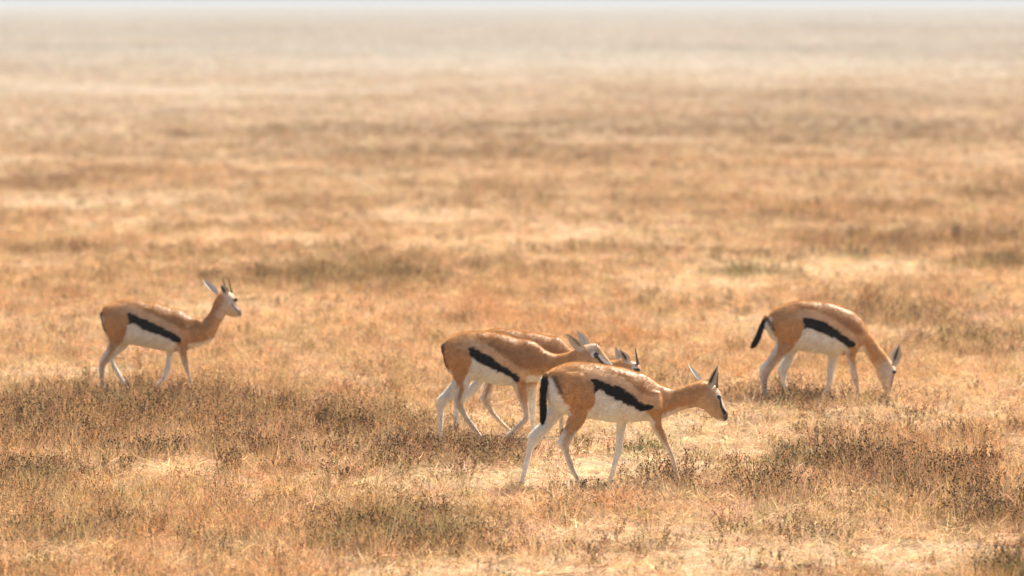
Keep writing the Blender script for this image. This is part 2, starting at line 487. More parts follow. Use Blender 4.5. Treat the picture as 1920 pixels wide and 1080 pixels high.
# green herbs
col_h = proto_collection("green_sprig", [weed_soup(random.uniform(.06, .10), random.randint(5, 8), .07, 6, .8, .12, .9).mesh("green_sprig") for k in range(4)], m_weed)
X, Y = spread_points(22.0, 19.0, 200.0)
d, b, r, g = layout(X, Y)
keep = RNG.random(len(X)) < np.clip(.05 + 1.0 * g + .10 * d, .01, 1)
X, Y = X[keep], Y[keep]; n = len(X)
s = RNG.uniform(.6, 1.2, n)
scatter_object("green_herbs", np.stack([X, Y, np.zeros(n)], 1), rots(n, .15), np.stack([s, s, s], 1), RNG.integers(0, 4, n),
               np.repeat(np.array([[1.5, 1.5, 1.4]]), n, 0) * RNG.uniform(.7, 1.4, n)[:, None], col_h, "small green herbs scattered among the dry grass", "herbs")

# ------------------------------------------------------------------ gazelles
def fur_noise(P, f, s=0):
    return vnoise(P[:, 0] * f + P[:, 1] * f * .7, P[:, 2] * f + P[:, 1] * f * .4, s)

def coat_material():
    m, nt, out = new_mat("short_gazelle_coat")
    at = nt.nodes.new("ShaderNodeAttribute"); at.attribute_name = "coat"
    tc = nt.nodes.new("ShaderNodeTexCoord")
    mp = nt.nodes.new("ShaderNodeMapping"); mp.inputs["Scale"].default_value = (55, 230, 190)
    nt.links.new(tc.outputs["Object"], mp.inputs[0])
    n = nt.nodes.new("ShaderNodeTexNoise"); n.inputs["Scale"].default_value = 1.0; n.inputs["Detail"].default_value = 4
    nt.links.new(mp.outputs[0], n.inputs["Vector"])
    mr = nt.nodes.new("ShaderNodeMapRange"); mr.inputs[1].default_value = .3; mr.inputs[2].default_value = .7; mr.inputs[3].default_value = .8; mr.inputs[4].default_value = 1.18
    nt.links.new(n.outputs[0], mr.inputs[0])
    vm = nt.nodes.new("ShaderNodeVectorMath"); vm.operation = 'SCALE'
    nt.links.new(at.outputs["Color"], vm.inputs[0]); nt.links.new(mr.outputs[0], vm.inputs["Scale"])
    p = nt.nodes.new("ShaderNodeBsdfPrincipled")
    p.inputs["Roughness"].default_value = .5
    bw = nt.nodes.new("ShaderNodeRGBToBW"); nt.links.new(at.outputs["Color"], bw.inputs[0])
    sp = nt.nodes.new("ShaderNodeMapRange"); sp.inputs[1].default_value = .02; sp.inputs[2].default_value = .2; sp.inputs[3].default_value = .06; sp.inputs[4].default_value = .34
    nt.links.new(bw.outputs[0], sp.inputs[0]); nt.links.new(sp.outputs[0], p.inputs["Specular IOR Level"])
    p.inputs["Sheen Weight"].default_value = .04; p.inputs["Sheen Roughness"].default_value = .4
    p.inputs["Sheen Tint"].default_value = (1, .85, .65, 1)
    nt.links.new(vm.outputs[0], p.inputs["Base Color"])
    bp = nt.nodes.new("ShaderNodeBump"); bp.inputs["Strength"].default_value = .07; bp.inputs["Distance"].default_value = .004
    nt.links.new(n.outputs[0], bp.inputs["Height"]); nt.links.new(bp.outputs[0], p.inputs["Normal"])
    nt.links.new(p.outputs[0], out.inputs[0])
    return m
def fur_material():
    m, nt, out = new_mat("fur_hairs")
    at = nt.nodes.new("ShaderNodeAttribute"); at.attribute_name = "coat"
    df = nt.nodes.new("ShaderNodeBsdfDiffuse"); tr = nt.nodes.new("ShaderNodeBsdfTranslucent"); ms = nt.nodes.new("ShaderNodeMixShader")
    ms.inputs[0].default_value = .5
    nt.links.new(at.outputs["Color"], df.inputs[0]); nt.links.new(at.outputs["Color"], tr.inputs[0])
    nt.links.new(df.outputs[0], ms.inputs[1]); nt.links.new(tr.outputs[0], ms.inputs[2]); nt.links.new(ms.outputs[0], out.inputs[0])
    return m
def simple_material(name, col, rough, spec=.5):
    m, nt, out = new_mat(name)
    p = nt.nodes.new("ShaderNodeBsdfPrincipled"); n = nt.nodes.new("ShaderNodeTexNoise"); n.inputs["Scale"].default_value = 90
    cr = nt.nodes.new("ShaderNodeMix"); cr.data_type = 'RGBA'
    cr.inputs[6].default_value = (*[c * .7 for c in col], 1); cr.inputs[7].default_value = (*[c * 1.3 for c in col], 1)
    nt.links.new(n.outputs[0], cr.inputs[0]); nt.links.new(cr.outputs[2], p.inputs["Base Color"])
    p.inputs["Roughness"].default_value = rough; p.inputs["Specular IOR Level"].default_value = spec
    nt.links.new(p.outputs[0], out.inputs[0])
    return m
m_coat = coat_material(); m_fur = fur_material()
m_horn = simple_material("ridged_dark_horn", (.045, .032, .022), .45)
m_eye = simple_material("dark_wet_eye", (.008, .006, .005), .06, .8)
m_hoof = simple_material("black_hoof", (.03, .026, .022), .5)

def catmull(A, sub):
    A = np.asarray(A, float); n = len(A)
    P = np.vstack([2 * A[0] - A[1], A, 2 * A[-1] - A[-2]])
    out = []
    for i in range(n - 1):
        p0, p1, p2, p3 = P[i], P[i + 1], P[i + 2], P[i + 3]
        for k in range(sub):
            t = k / sub
            out.append(.5 * (2 * p1 + (p2 - p0) * t + (2 * p0 - 5 * p1 + 4 * p2 - p3) * t * t + (3 * p1 - p0 - 3 * p2 + p3) * t ** 3))
    out.append(A[-1])
    return np.array(out)

def loft(st, nseg=20, sub=4, power=2.0, egg=0.0, flip_mid=0.0):
    """st rows: u_top, z_top, u_bottom, z_bottom, half width, v; a closed skin over oval rings"""
    S = catmull(st, sub)
    S[:, 4] = np.maximum(S[:, 4], .004)
    V = []; F = []
    th = np.linspace(0, 2 * math.pi, nseg, endpoint=False)
    c, s = np.cos(th), np.sin(th)
    e = 2.0 / power
    cc = np.sign(c) * np.abs(c) ** e; ss = np.sign(s) * np.abs(s) ** e
    for row in S:
        ut, zt, ub, zb, w, v = row
        cu, cz = (ut + ub) / 2, (zt + zb) / 2
        hu, hz_ = (ut - ub) / 2, (zt - zb) / 2
        ww = w * (1 - egg * c)
        V.append(np.stack([cu + hu * cc, v + ww * ss, cz + hz_ * cc], 1))
    nr = len(V)
    # rounded ends
    def cap(ring, nxt):
        ctr = ring.mean(0); out = ctr - (nxt.mean(0) - ctr) * .0
        dirv = ctr - nxt.mean(0); L = np.linalg.norm(dirv) + 1e-9
        rr = np.linalg.norm(ring - ctr, axis=1).min()
        mid = ctr + (ring - ctr) * .62 + dirv / L * rr * .45
        tip = ctr + dirv / L * rr * .62
        return mid, tip
    m0, t0 = cap(V[0], V[1]); m1, t1 = cap(V[-1], V[-2])
    rings = [m0] + V + [m1]
    nr = len(rings)
    P = np.vstack(rings + [t0[None], t1[None]])
    for i in range(nr - 1):
        for k in range(nseg):
            l = (k + 1) % nseg
            F.append((i * nseg + k, i * nseg + l, (i + 1) * nseg + l, (i + 1) * nseg + k))
    a, b_ = nr * nseg, nr * nseg + 1
    for k in range(nseg):
        l = (k + 1) % nseg
        F.append((a, l, k)); F.append((b_, (nr - 1) * nseg + k, (nr - 1) * nseg + l))
    return P, F

def poly_sd(u, z, poly):
    """signed distance to a closed outline, negative inside"""
    P = np.asarray(poly, float); n = len(P)
    d2 = np.full(len(u), 1e9); inside = np.zeros(len(u), bool)
    for i in range(n):
        a = P[i]; b = P[(i + 1) % n]; e = b - a
        wu = u - a[0]; wz = z - a[1]
        t = np.clip((wu * e[0] + wz * e[1]) / (e @ e + 1e-12), 0, 1)
        d2 = np.minimum(d2, (wu - e[0] * t) ** 2 + (wz - e[1] * t) ** 2)
        c = ((a[1] > z) != (b[1] > z)) & (u < (b[0] - a[0]) * (z - a[1]) / (b[1] - a[1] + 1e-12) + a[0])
        inside ^= c
    return np.where(inside, -np.sqrt(d2), np.sqrt(d2))
def sstep(a, b, x):
    t = np.clip((x - a) / (b - a), 0, 1); return t * t * (3 - 2 * t)
def mixc(c, k, w):
    return c * (1 - w[:, None]) + np.asarray(k)[None, :] * w[:, None]

C_SADDLE = (.40, .20, .072); C_TAN = (.58, .325, .130); C_BAND = (.74, .51, .30); C_WHITE = (.83, .79, .70); C_CREAM = (.60, .47, .32)
C_BLACK = (.014, .010, .007); C_LEG = (.70, .56, .40); C_RUFOUS = (.40, .18, .065); C_FACE = (.50, .32, .165)

class Gazelle:
    def __init__(self, label, xc, ground_row, yaw, tr):
        self.tr = tr
        x, y = ground_at(xc, ground_row)
        self.o = (x, y); self.yaw = math.radians(yaw)
        self.U = (math.cos(self.yaw), math.sin(self.yaw)); self.V = (-math.sin(self.yaw), math.cos(self.yaw))
        self.root = link("gazelle", None)
        self.root.location = (x, y, 0); self.root.rotation_euler = (0, 0, self.yaw)
        self.root["label"] = label; self.root["category"] = "gazelle"; self.root["group"] = "gazelles crossing the plain"
    def uz(self, px, py, v=0.0):
        """point of the animal's lengthwise plane (shifted sideways by v) seen at that spot of the photograph"""
        d = ray(px, py)
        ox = self.o[0] + v * self.V[0]; oy = self.o[1] + v * self.V[1]
        nx_, ny_ = self.V
        k = (ox * nx_ + oy * ny_) / (d[0] * nx_ + d[1] * ny_)
        X, Y, Z = d[0] * k, d[1] * k, CAM_H + d[2] * k
        return ((X - self.o[0]) * self.U[0] + (Y - self.o[1]) * self.U[1], Z)
    def st(self, rows, v=0.0):
        """rows (x_top, y_top, x_bottom, y_bottom, half width[, v])"""
        out = []
        for r in rows:
            vv = r[5] if len(r) > 5 else v
            a = self.uz(r[0], r[1], vv); b = self.uz(r[2], r[3], vv)
            out.append((a[0], a[1], b[0], b[1], r[4], vv))
        return out
    def poly(self, pts, v):
        return [self.uz(p[0], p[1], v) for p in pts]

    def build(self):
        T = self.tr
        parts = []
        parts.append(loft(self.st([(x, t, x, b, w) for x, t, b, w in T['torso']]), 28, 4, 2.15, .10))
        parts.append(loft(self.st(T['neck']), 22, 4, 2.0, .06))
        parts.append(loft(self.st(T['head']), 22, 5, 2.0, .04))
        self.legs = []
        foot = []
        for name, v, rows, hw in T['legs']:
            n = len(rows); out = []
            for k, (y0, x0, x1) in enumerate(rows):
                if isinstance(y0, tuple): yl, yr = y0
                else: yl = yr = y0
                a = self.uz(x0, yl, v); b = self.uz(x1, yr, v)
                w = max(abs(a[0] - b[0]), 1e-3) * .5
                wl = min(hw[0] if k < hw[2] else max(w * .80, .0125), max(w, .0125)) if k >= hw[2] else hw[0] - (hw[0] - hw[1]) * k / max(hw[2] - 1, 1)
                if k == 0: wl *= .72
                vv = v if k >= hw[2] else v * .93
                out.append((b[0], b[1], a[0], a[1], wl, vv))
            parts.append(loft(out, 16, 3, 2.0, 0))
            self.legs.append((name, v, out)); foot.append((name, v, out[-1], out[-2]))
        V = []; F = []; k = 0
        for P, f in parts:
            V.append(P); F += [tuple(i + k for i in q) for q in f]; k += len(P)
        me = mesh_of("body", np.vstack(V), F)
        ob = bpy.data.objects.new("tmp_body", me); sc.collection.objects.link(ob)
        md = ob.modifiers.new("remesh", 'REMESH'); md.mode = 'VOXEL'; md.voxel_size = .0052; md.use_smooth_shade = True
        sm = ob.modifiers.new("smooth", 'SMOOTH'); sm.factor = .5; sm.iterations = 4
        dg = bpy.context.evaluated_depsgraph_get()
        body = bpy.data.meshes.new_from_object(ob.evaluated_get(dg))
        bpy.data.objects.remove(ob); bpy.data.meshes.remove(me)
        body.name = "body"
        n = len(body.vertices)
        P = np.empty(n * 3, np.float32); body.vertices.foreach_get('co', P); P = P.reshape(-1, 3).astype(float)
        N = np.empty(n * 3, np.float32); body.vertices.foreach_get('normal', N); N = N.reshape(-1, 3).astype(float)
        # slight unevenness of muscle and bone under the skin
        zt_ = self.tr.get('z_belly', .26)
        lump = (vnoise(P[:, 0] * 17 + 3, P[:, 2] * 15 + P[:, 1] * 9, 12) - .5) * .008 + (vnoise(P[:, 0] * 36, P[:, 2] * 30 + P[:, 1] * 20, 15) - .5) * .0016
        lump += .00025 * np.sin(P[:, 0] * 190 + P[:, 2] * 60) * sstep(.05, .12, P[:, 0]) * (1 - sstep(.20, .28, P[:, 0]))
        P = P + N * (lump * sstep(zt_, zt_ + .12, P[:, 2]))[:, None]
        body.vertices.foreach_set('co', P.astype(np.float32).ravel()); body.update()
        N = np.empty(n * 3, np.float32); body.vertices.foreach_get('normal', N); N = N.reshape(-1, 3).astype(float)
        col = self.coat(P, N)
        set_col(body, "coat", col)
        body.shade_smooth()
        bo = link("body", body, self.root, m_coat)
        self.body = bo
        self.fur(body, P, N, col, bo)
        self.extras(foot)
        return self

    def head_frame(self):
        H = self.st(self.tr['head'])
        p0 = np.array([(H[0][0] + H[0][2]) / 2, (H[0][1] + H[0][3]) / 2]); p1 = np.array([(H[-1][0] + H[-1][2]) / 2, (H[-1][1] + H[-1][3]) / 2])
        L = np.linalg.norm(p1 - p0); a = (p1 - p0) / L
        t = np.array([-a[1], a[0]])
        top = np.array([H[0][0] - H[0][2], H[0][1] - H[0][3]])
        if t @ top < 0: t = -t
        return p0, a, t, L, H

    def coat(self, P, N):
        T = self.tr
        u, v, z = P.T
        nu, nv, nz = N.T
        jit_ = (vnoise(u * 40 - z * 60, z * 110 + u * 70, 3) - .5) * .011 + (fur_noise(P, 28, 5) - .5) * .008
        vf = -.105
        stripe = self.poly(T['stripe'], vf)
        n_top = T['n_top']
        # height of the stripe's upper and lower edges over the length of the body
        top = np.array(stripe[:n_top]); bot = np.array(stripe[n_top:][::-1])
        ztop = np.interp(u, top[:, 0], top[:, 1]); zbot = np.interp(u, bot[:, 0], bot[:, 1])
        c = np.repeat(np.array(C_TAN)[None], len(u), 0)
        # dark saddle over pale flank band
        ub, uf = top[0, 0], top[-1, 0]
        along = sstep(ub - .10, ub + .02, u) * (1 - sstep(uf - .03, uf + .10, u))
        h_above = z - ztop + jit_
        c = mixc(c, C_SADDLE, sstep(.045, .075, h_above) * sstep(ub - .25, ub, u) * (1 - sstep(uf + .05, uf + .25, u)) * .85)
        c = mixc(c, C_BAND, along * sstep(-.02, .0, h_above) * (1 - sstep(.042, .066, h_above)) * .9)
        # white underside
        belly = poly_sd(u, z, self.poly(T['belly'], vf))
        c = mixc(c, C_WHITE, 1 - sstep(-.006, .006, belly + jit_))
        tors = (z > T.get('z_belly', .26))
        c = mixc(c, C_WHITE, sstep(.45, .75, -nz) * tors * (u < uf + .14))
        # chest, throat
        nk = self.st(T['neck'])
        ku0 = nk[1][2]
        c = mixc(c, C_WHITE, sstep(.35, .7, -nz) * tors * sstep(uf, uf + .05, u) * (1 - sstep(ku0 + .05, ku0 + .16, u)))
        c = mixc(c, C_CREAM, sstep(.3, .8, -nz) * tors * sstep(ku0, ku0 + .1, u) * .7)
        # rump
        if 'rump' in T:
            c = mixc(c, C_WHITE, (1 - sstep(-.005, .006, poly_sd(u, z, self.poly(T['rump'], -.075)) + jit_)))
        ur = u.min()
        rearmost = self.st([(x, t, x, b, w) for x, t, b, w in T['torso'][:1]])[0][0]
        rear = sstep(.72, .9, -nu) * (u < rearmost + .10) * (z > .28) * (z < T['torso_top'] - .10)
        c = mixc(c, C_WHITE, rear * T.get('rear_white', 1.0))
        # legs
        for name, lv, rows in self.legs:
            R = np.array(rows)
            cu = (R[:, 0] + R[:, 2]) / 2; cz = (R[:, 1] + R[:, 3]) / 2; hw = np.abs(R[:, 0] - R[:, 2]) / 2
            o = np.argsort(cz)
            uc = np.interp(z, cz[o], cu[o]); hh = np.interp(z, cz[o], hw[o])
            zt = T['leg_top'][name]
            inn = (np.abs(u - uc) < hh + .02) & (np.sign(v) == np.sign(lv)) & (z < zt + .03)
            m = inn * (1 - sstep(zt - .02, zt + .03, z))
            side = nv * np.sign(lv)                  # + outer, - inner
            hock = T['hock'][name]
            leg = np.repeat(np.array(C_TAN)[None], len(u), 0)
            leg = mixc(leg, C_LEG, 1 - sstep(hock - .03, hock + .11, z))
            leg = mixc(leg, C_WHITE, 1 - sstep(-.15, .30, side + jit_ * 20))
            back = -nu if 'hind' in name else -nu
            leg = mixc(leg, C_WHITE, sstep(.2, .6, back) * (.9 if 'hind' in name else .85))
            if 'hind' in name:
                leg = mixc(leg, C_WHITE, sstep(.1, .5, nu) * sstep(hock, hock + .05, z) * .9)
            else:
                leg = mixc(leg, C_TAN, sstep(.6, .9, nu) * .5)
            c = c * (1 - m[:, None]) + leg * m[:, None]
        # black side stripe
        sd = poly_sd(u, z, stripe)
        c = mixc(c, C_BLACK, (1 - sstep(-.004, .005, sd + jit_)) * (np.abs(v) > .02))
        # dark edge beside the rump
        if 'rump_edge' in T:
            E = self.poly(T['rump_edge'], -.08)
            c = mixc(c, (.10, .055, .03), (1 - sstep(-.004, .010, poly_sd(u, z, E) + jit_)) * .8)
        # head
        p0, a, t, L, H = self.head_frame()
        s_ = ((u - p0[0]) * a[0] + (z - p0[1]) * a[1]) / L
        t_ = ((u - p0[0]) * t[0] + (z - p0[1]) * t[1]) / L
        hd = (s_ > -.3) & (s_ < 1.3) & (np.abs(t_) < .62) & (u > H[0][2] - .06)
        w_h = sstep(-.22, .28, s_) * hd
        face = np.repeat(np.array(T.get('face', C_FACE))[None], len(u), 0)
        jn = jit_ * 3
        face = mixc(face, C_CREAM, (1 - sstep(-.2, .1, t_)) * .55)
        face = mixc(face, C_WHITE, (1 - sstep(.5, 1.0, np.hypot((s_ - .37) / .125, (t_ - .285) / .105) + jn)) * .9)
        face = mixc(face, C_WHITE, (1 - sstep(.02, .06, poly_sd(s_, t_, [(.02, .36), (.3, .30), (.3, .5), (.1, .5)]))) * .3)
        face = mixc(face, C_RUFOUS, sstep(.35, .8, N[:, 0] * t[0] + N[:, 2] * t[1]) * sstep(.2, .4, s_) * (1 - sstep(.026, .04, np.abs(v))) * .8)
        face = mixc(face, C_WHITE, (1 - sstep(-.004, .02, poly_sd(s_, t_, [(.42, .30), (.52, .25), (.66, .185), (.85, .16), (.87, .195), (.7, .235), (.52, .31)]) + jn)) * .95)
        face = mixc(face, C_BLACK, (1 - sstep(-.004, .022, poly_sd(s_, t_, [(.34, .31), (.44, .29), (.56, .225), (.68, .165), (.86, .15), (.86, .05), (.72, .08), (.6, .135), (.47, .205), (.36, .25)]) + jn)) * .93 * T.get('mask', 1.0))
        face = mixc(face, (.05, .042, .036), sstep(.80, .95, s_ + .2 * t_) * .85 * T.get('mask', 1.0))
        face = mixc(face, C_WHITE, sstep(.82, .92, s_) * (1 - sstep(-.10, -.02, t_)) * .7)
        c = c * (1 - w_h[:, None]) + face * w_h[:, None]
        c = c * (1 + (fur_noise(P, 45, 8)[:, None] - .5) * .22)
        return np.clip(c, .006, .85)

    def fur(self, me, P, N, col, parent, count=48000):
        me.calc_loop_triangles()
        nt_ = len(me.loop_triangles)
        tri = np.empty(nt_ * 3, np.int32); me.loop_triangles.foreach_get('vertices', tri); tri = tri.reshape(-1, 3)
        A = np.linalg.norm(np.cross(P[tri[:, 1]] - P[tri[:, 0]], P[tri[:, 2]] - P[tri[:, 0]]), axis=1)
        pick = RNG.choice(nt_, count, p=A / A.sum())
        w = RNG.dirichlet((1, 1, 1), count)
        T_ = tri[pick]
        p = (P[T_] * w[:, :, None]).sum(1); n_ = (N[T_] * w[:, :, None]).sum(1); n_ /= np.linalg.norm(n_, axis=1)[:, None] + 1e-9
        c = (col[T_] * w[:, :, None]).sum(1) * RNG.uniform(.8, 1.25, count)[:, None]
        flow = np.array([-.8, 0, -.55])[None] + RNG.normal(0, .12, (count, 3))
        tan = flow - (flow * n_).sum(1)[:, None] * n_
        tan /= np.linalg.norm(tan, axis=1)[:, None] + 1e-9
        zb = self.tr.get('z_belly', .26)
        L = np.where(p[:, 2] > zb, .013, .007) * RNG.uniform(.6, 1.3, count)
        hd = self.head_frame(); s_ = ((p[:, 0] - hd[0][0]) * hd[1][0] + (p[:, 2] - hd[0][1]) * hd[1][1]) / hd[3]
        L = np.where((s_ > 0) & (p[:, 0] > hd[0][0] - .05), .005, L)
        d0 = n_ * .55 + tan * .8; d1 = n_ * .2 + tan
        pts = np.empty((count, 3, 3))
        pts[:, 0] = p - n_ * .001; pts[:, 1] = p + d0 * (L * .5)[:, None]; pts[:, 2] = pts[:, 1] + d1 * (L * .55)[:, None]
        cv = bpy.data.hair_curves.new("fur")
        cv.add_curves([3] * count)
        cv.attributes["position"].data.foreach_set('vector', pts.astype(np.float32).ravel())
        ra = cv.attributes.get("radius") or cv.attributes.new("radius", 'FLOAT', 'POINT')
        ra.data.foreach_set('value', np.tile(np.array([.00038, .00030, .00006], np.float32), count))
        ca = cv.attributes.new("coat", 'FLOAT_COLOR', 'CURVE')
        cc = np.ones((count, 4), np.float32); cc[:, :3] = np.clip(c, .006, .9)
        ca.data.foreach_set('color', cc.ravel())
        link("fur", cv, parent, m_fur)

    def extras(self, foot):
        T = self.tr
        p0, a, t, L, H = self.head_frame()
        hv_ = T.get('head_v', 0.0)
        # eyes
        ex, ey = T['eye']
        for sgn in (-1, 1):
            w = T.get('eye_w', .044)
            e = self.uz(ex, ey, hv_ - w)
            S = []; Fc = []
            R_ = .0125
            for i in range(7):
                for k in range(12):
                    ph = math.pi * (i + .5) / 7; th = k * math.pi / 6
                    S.append((e[0] + R_ * 1.15 * math.sin(ph) * math.cos(th), hv_ + sgn * w + R_ * .8 * math.cos(ph), e[1] + R_ * math.sin(ph) * math.sin(th)))
            for i in range(6):
                for k in range(12):
                    l = (k + 1) % 12; Fc.append((i * 12 + k, i * 12 + l, i * 12 + 12 + l, i * 12 + 12 + k))
            Fc.append(tuple(range(12))); Fc.append(tuple(range(72, 84)))
            link("eye", mesh_of("eye", S, Fc), self.root, m_eye)
        # horns
        for pts, v0, v1, r0 in T['horns']:
            q = [self.uz(x, y, v0 + (v1 - v0) * i / (len(pts) - 1)) + (v0 + (v1 - v0) * i / (len(pts) - 1),) for i, (x, y) in enumerate(pts)]
            Q = catmull([(p[0], p[2], p[1]) for p in q], 8)
            S = []; Fc = []; nq = len(Q)
            for i, p in enumerate(Q):
                f = i / (nq - 1); r = r0 * (1 - f * .82) * (1 + .13 * math.sin(i * 2.6) * (f < .75))
                for k in range(8):
                    th = k * math.pi / 4; S.append((p[0] + r * math.cos(th), p[1] + r * math.sin(th), p[2]))
            for i in range(nq - 1):
                for k in range(8):
                    l = (k + 1) % 8; Fc.append((i * 8 + k, i * 8 + l, i * 8 + 8 + l, i * 8 + 8 + k))
            Fc.append(tuple(range((nq - 1) * 8, nq * 8)))
            link("horn", mesh_of("horn", S, Fc), self.root, m_horn)
        # ears
        for base, tip, wid, vb, vt, face_v, dark in T['ears']:
            b = self.uz(*base, vb); e = self.uz(*tip, vt)
            B = np.array([b[0], vb, b[1]]); E = np.array([e[0], vt, e[1]])
            ax = E - B; Le = np.linalg.norm(ax); ax /= Le
            op = np.array(face_v, float); op -= (op @ ax) * ax; op /= np.linalg.norm(op)
            sd = np.cross(ax, op)
            W = wid / (self.px_m())
            nl, nc = 16, 9
            S = []; Cc = []
            for layer in (0, 1):
                for i in range(nl + 1):
                    l = i / nl
                    w_ = W * .5 * (max(math.sin(math.pi * min(l * .93 + .07, 1) ** .85), 0) ** .8 * .96 + .03) * (1 - .25 * l) * 1.27
                    for k in range(nc):
                        q = -1 + 2 * k / (nc - 1)
                        cup = w_ * .75 * (q * q) * (1.1 - .5 * l)
                        thick = .0045 * (1 - abs(q)) ** .6 if layer else 0
                        bow = .06 * Le * math.sin(math.pi * l)
                        pt = B + ax * (l * Le) + sd * (q * w_) + op * (cup - thick - bow * .5)
                        S.append(pt)
                        if layer == 0:
                            inner = np.array((.03, .026, .022))
                            kk = np.clip((abs(q - .1) - .18) / .2, 0, 1) * .55 + np.clip((abs(q) - .6) / .3, 0, 1) * .45 + np.clip((l - .72) / .2, 0, 1) * .5 + np.clip((.3 - l) / .2, 0, 1) * .8
                            kk = min(kk + (1 - dark), 1)
                            Cc.append(inner * (1 - kk) + np.array((.60, .53, .43)) * kk)
                        else:
                            Cc.append(np.array((.55, .46, .34)))
            Fc = []; M = (nl + 1) * nc
            for layer in (0, 1):
                for i in range(nl):
                    for k in range(nc - 1):
                        q0 = layer * M + i * nc + k; f = (q0, q0 + 1, q0 + nc + 1, q0 + nc)
                        Fc.append(f if layer == 0 else f[::-1])
            for i in range(nl):
                for k in (0, nc - 1):
                    q0 = i * nc + k; f = (q0, q0 + nc, q0 + nc + M, q0 + M); Fc.append(f if k == 0 else f[::-1])
            for i in (0, nl):
                for k in range(nc - 1):
                    q0 = i * nc + k; Fc.append((q0, q0 + 1, q0 + 1 + M, q0 + M))
            em = mesh_of("ear", S, Fc); set_col(em, "coat", np.array(Cc)); link("ear", em, self.root, m_coat)
        # tail
        if 'tail' in T:
            rows = T['tail']
            P, Fc = loft(self.st([(r[0], r[1], r[2], r[3], r[4], r[5]) for r in rows]), 12, 4, 2.0)
            Pn = P.copy(); Pn[:, 0] += (fur_noise(P, 160, 4) - .5) * .006; Pn[:, 2] += (fur_noise(P, 200, 6) - .5) * .006
            tm = mesh_of("tail", Pn, Fc)
            ztop = P[:, 2].max()
            c = np.repeat(np.array(C_BLACK)[None], len(P), 0)
            c = mixc(c, C_SADDLE, sstep(ztop - .035, ztop - .008, P[:, 2]))
            set_col(tm, "coat", c); to = link("tail", tm, self.root, m_coat)
            self.hairy(P, Fc, c, to)
        # hooves
        for name, v, last, prev in foot:
            cu = (last[0] + last[2]) / 2; top = min(last[1], last[3]) + .018; w = max(abs(last[0] - last[2]) * .42, .011)
            S = []; Fc = []
            zb = max(top - .045, -.012)
            for toe in (-1, 1):
                i0 = len(S)
                for zz, g_, fwd in ((top, .85, 0), ((top + zb) / 2, 1.0, .004), (zb, 1.15, .010)):
                    for du, dv in ((-1, .15), (-.3, 1), (.6, .85), (1.35, .2), (.6, -.0), (-.3, -.0)):
                        S.append((cu + fwd + du * w * g_, v + toe * (.002 + (dv if dv > 0 else 0) * .013 * g_), zz))
                for i in range(2):
                    for k in range(6):
                        l = (k + 1) % 6; Fc.append((i0 + i * 6 + k, i0 + i * 6 + l, i0 + i * 6 + 6 + l, i0 + i * 6 + 6 + k))
                Fc.append(tuple(i0 + 12 + k for k in range(6))); Fc.append(tuple(i0 + k for k in range(6))[::-1])
            link("hoof", mesh_of("hoof", S, Fc, False), self.root, m_hoof)

    def hairy(self, P, F, c, parent, count=2600):
        """longer hairs of the tail brush"""
        me = parent.data
        n = len(me.vertices)
        N = np.empty(n * 3, np.float32); me.vertices.foreach_get('normal', N); N = N.reshape(-1, 3)
        k = RNG.integers(0, n, count)
        p = P[k] + RNG.normal(0, .003, (count, 3)); nn = N[k]
        fl = np.array([-.15, 0, -1.0])[None] + nn * .2 + RNG.normal(0, .12, (count, 3))
        L = RNG.uniform(.008, .017, count)[:, None]
        pts = np.stack([p, p + fl * L * .5, p + fl * L + np.array([0, 0, -.2]) * L], 1)
        cv = bpy.data.hair_curves.new("tail_hair"); cv.add_curves([3] * count)
        cv.attributes["position"].data.foreach_set('vector', pts.astype(np.float32).ravel())
        ra = cv.attributes.get("radius") or cv.attributes.new("radius", 'FLOAT', 'POINT')
        ra.data.foreach_set('value', np.tile(np.array([.0007, .0006, .0001], np.float32), count))
        ca = cv.attributes.new("coat", 'FLOAT_COLOR', 'CURVE')
        cc = np.ones((count, 4), np.float32); cc[:, :3] = c[k]; ca.data.foreach_set('color', cc.ravel())
        link("tail_hair", cv, parent, m_fur)
    def px_m(self):
        return FPX / self.o[1]

NL, FL = -.066, .066
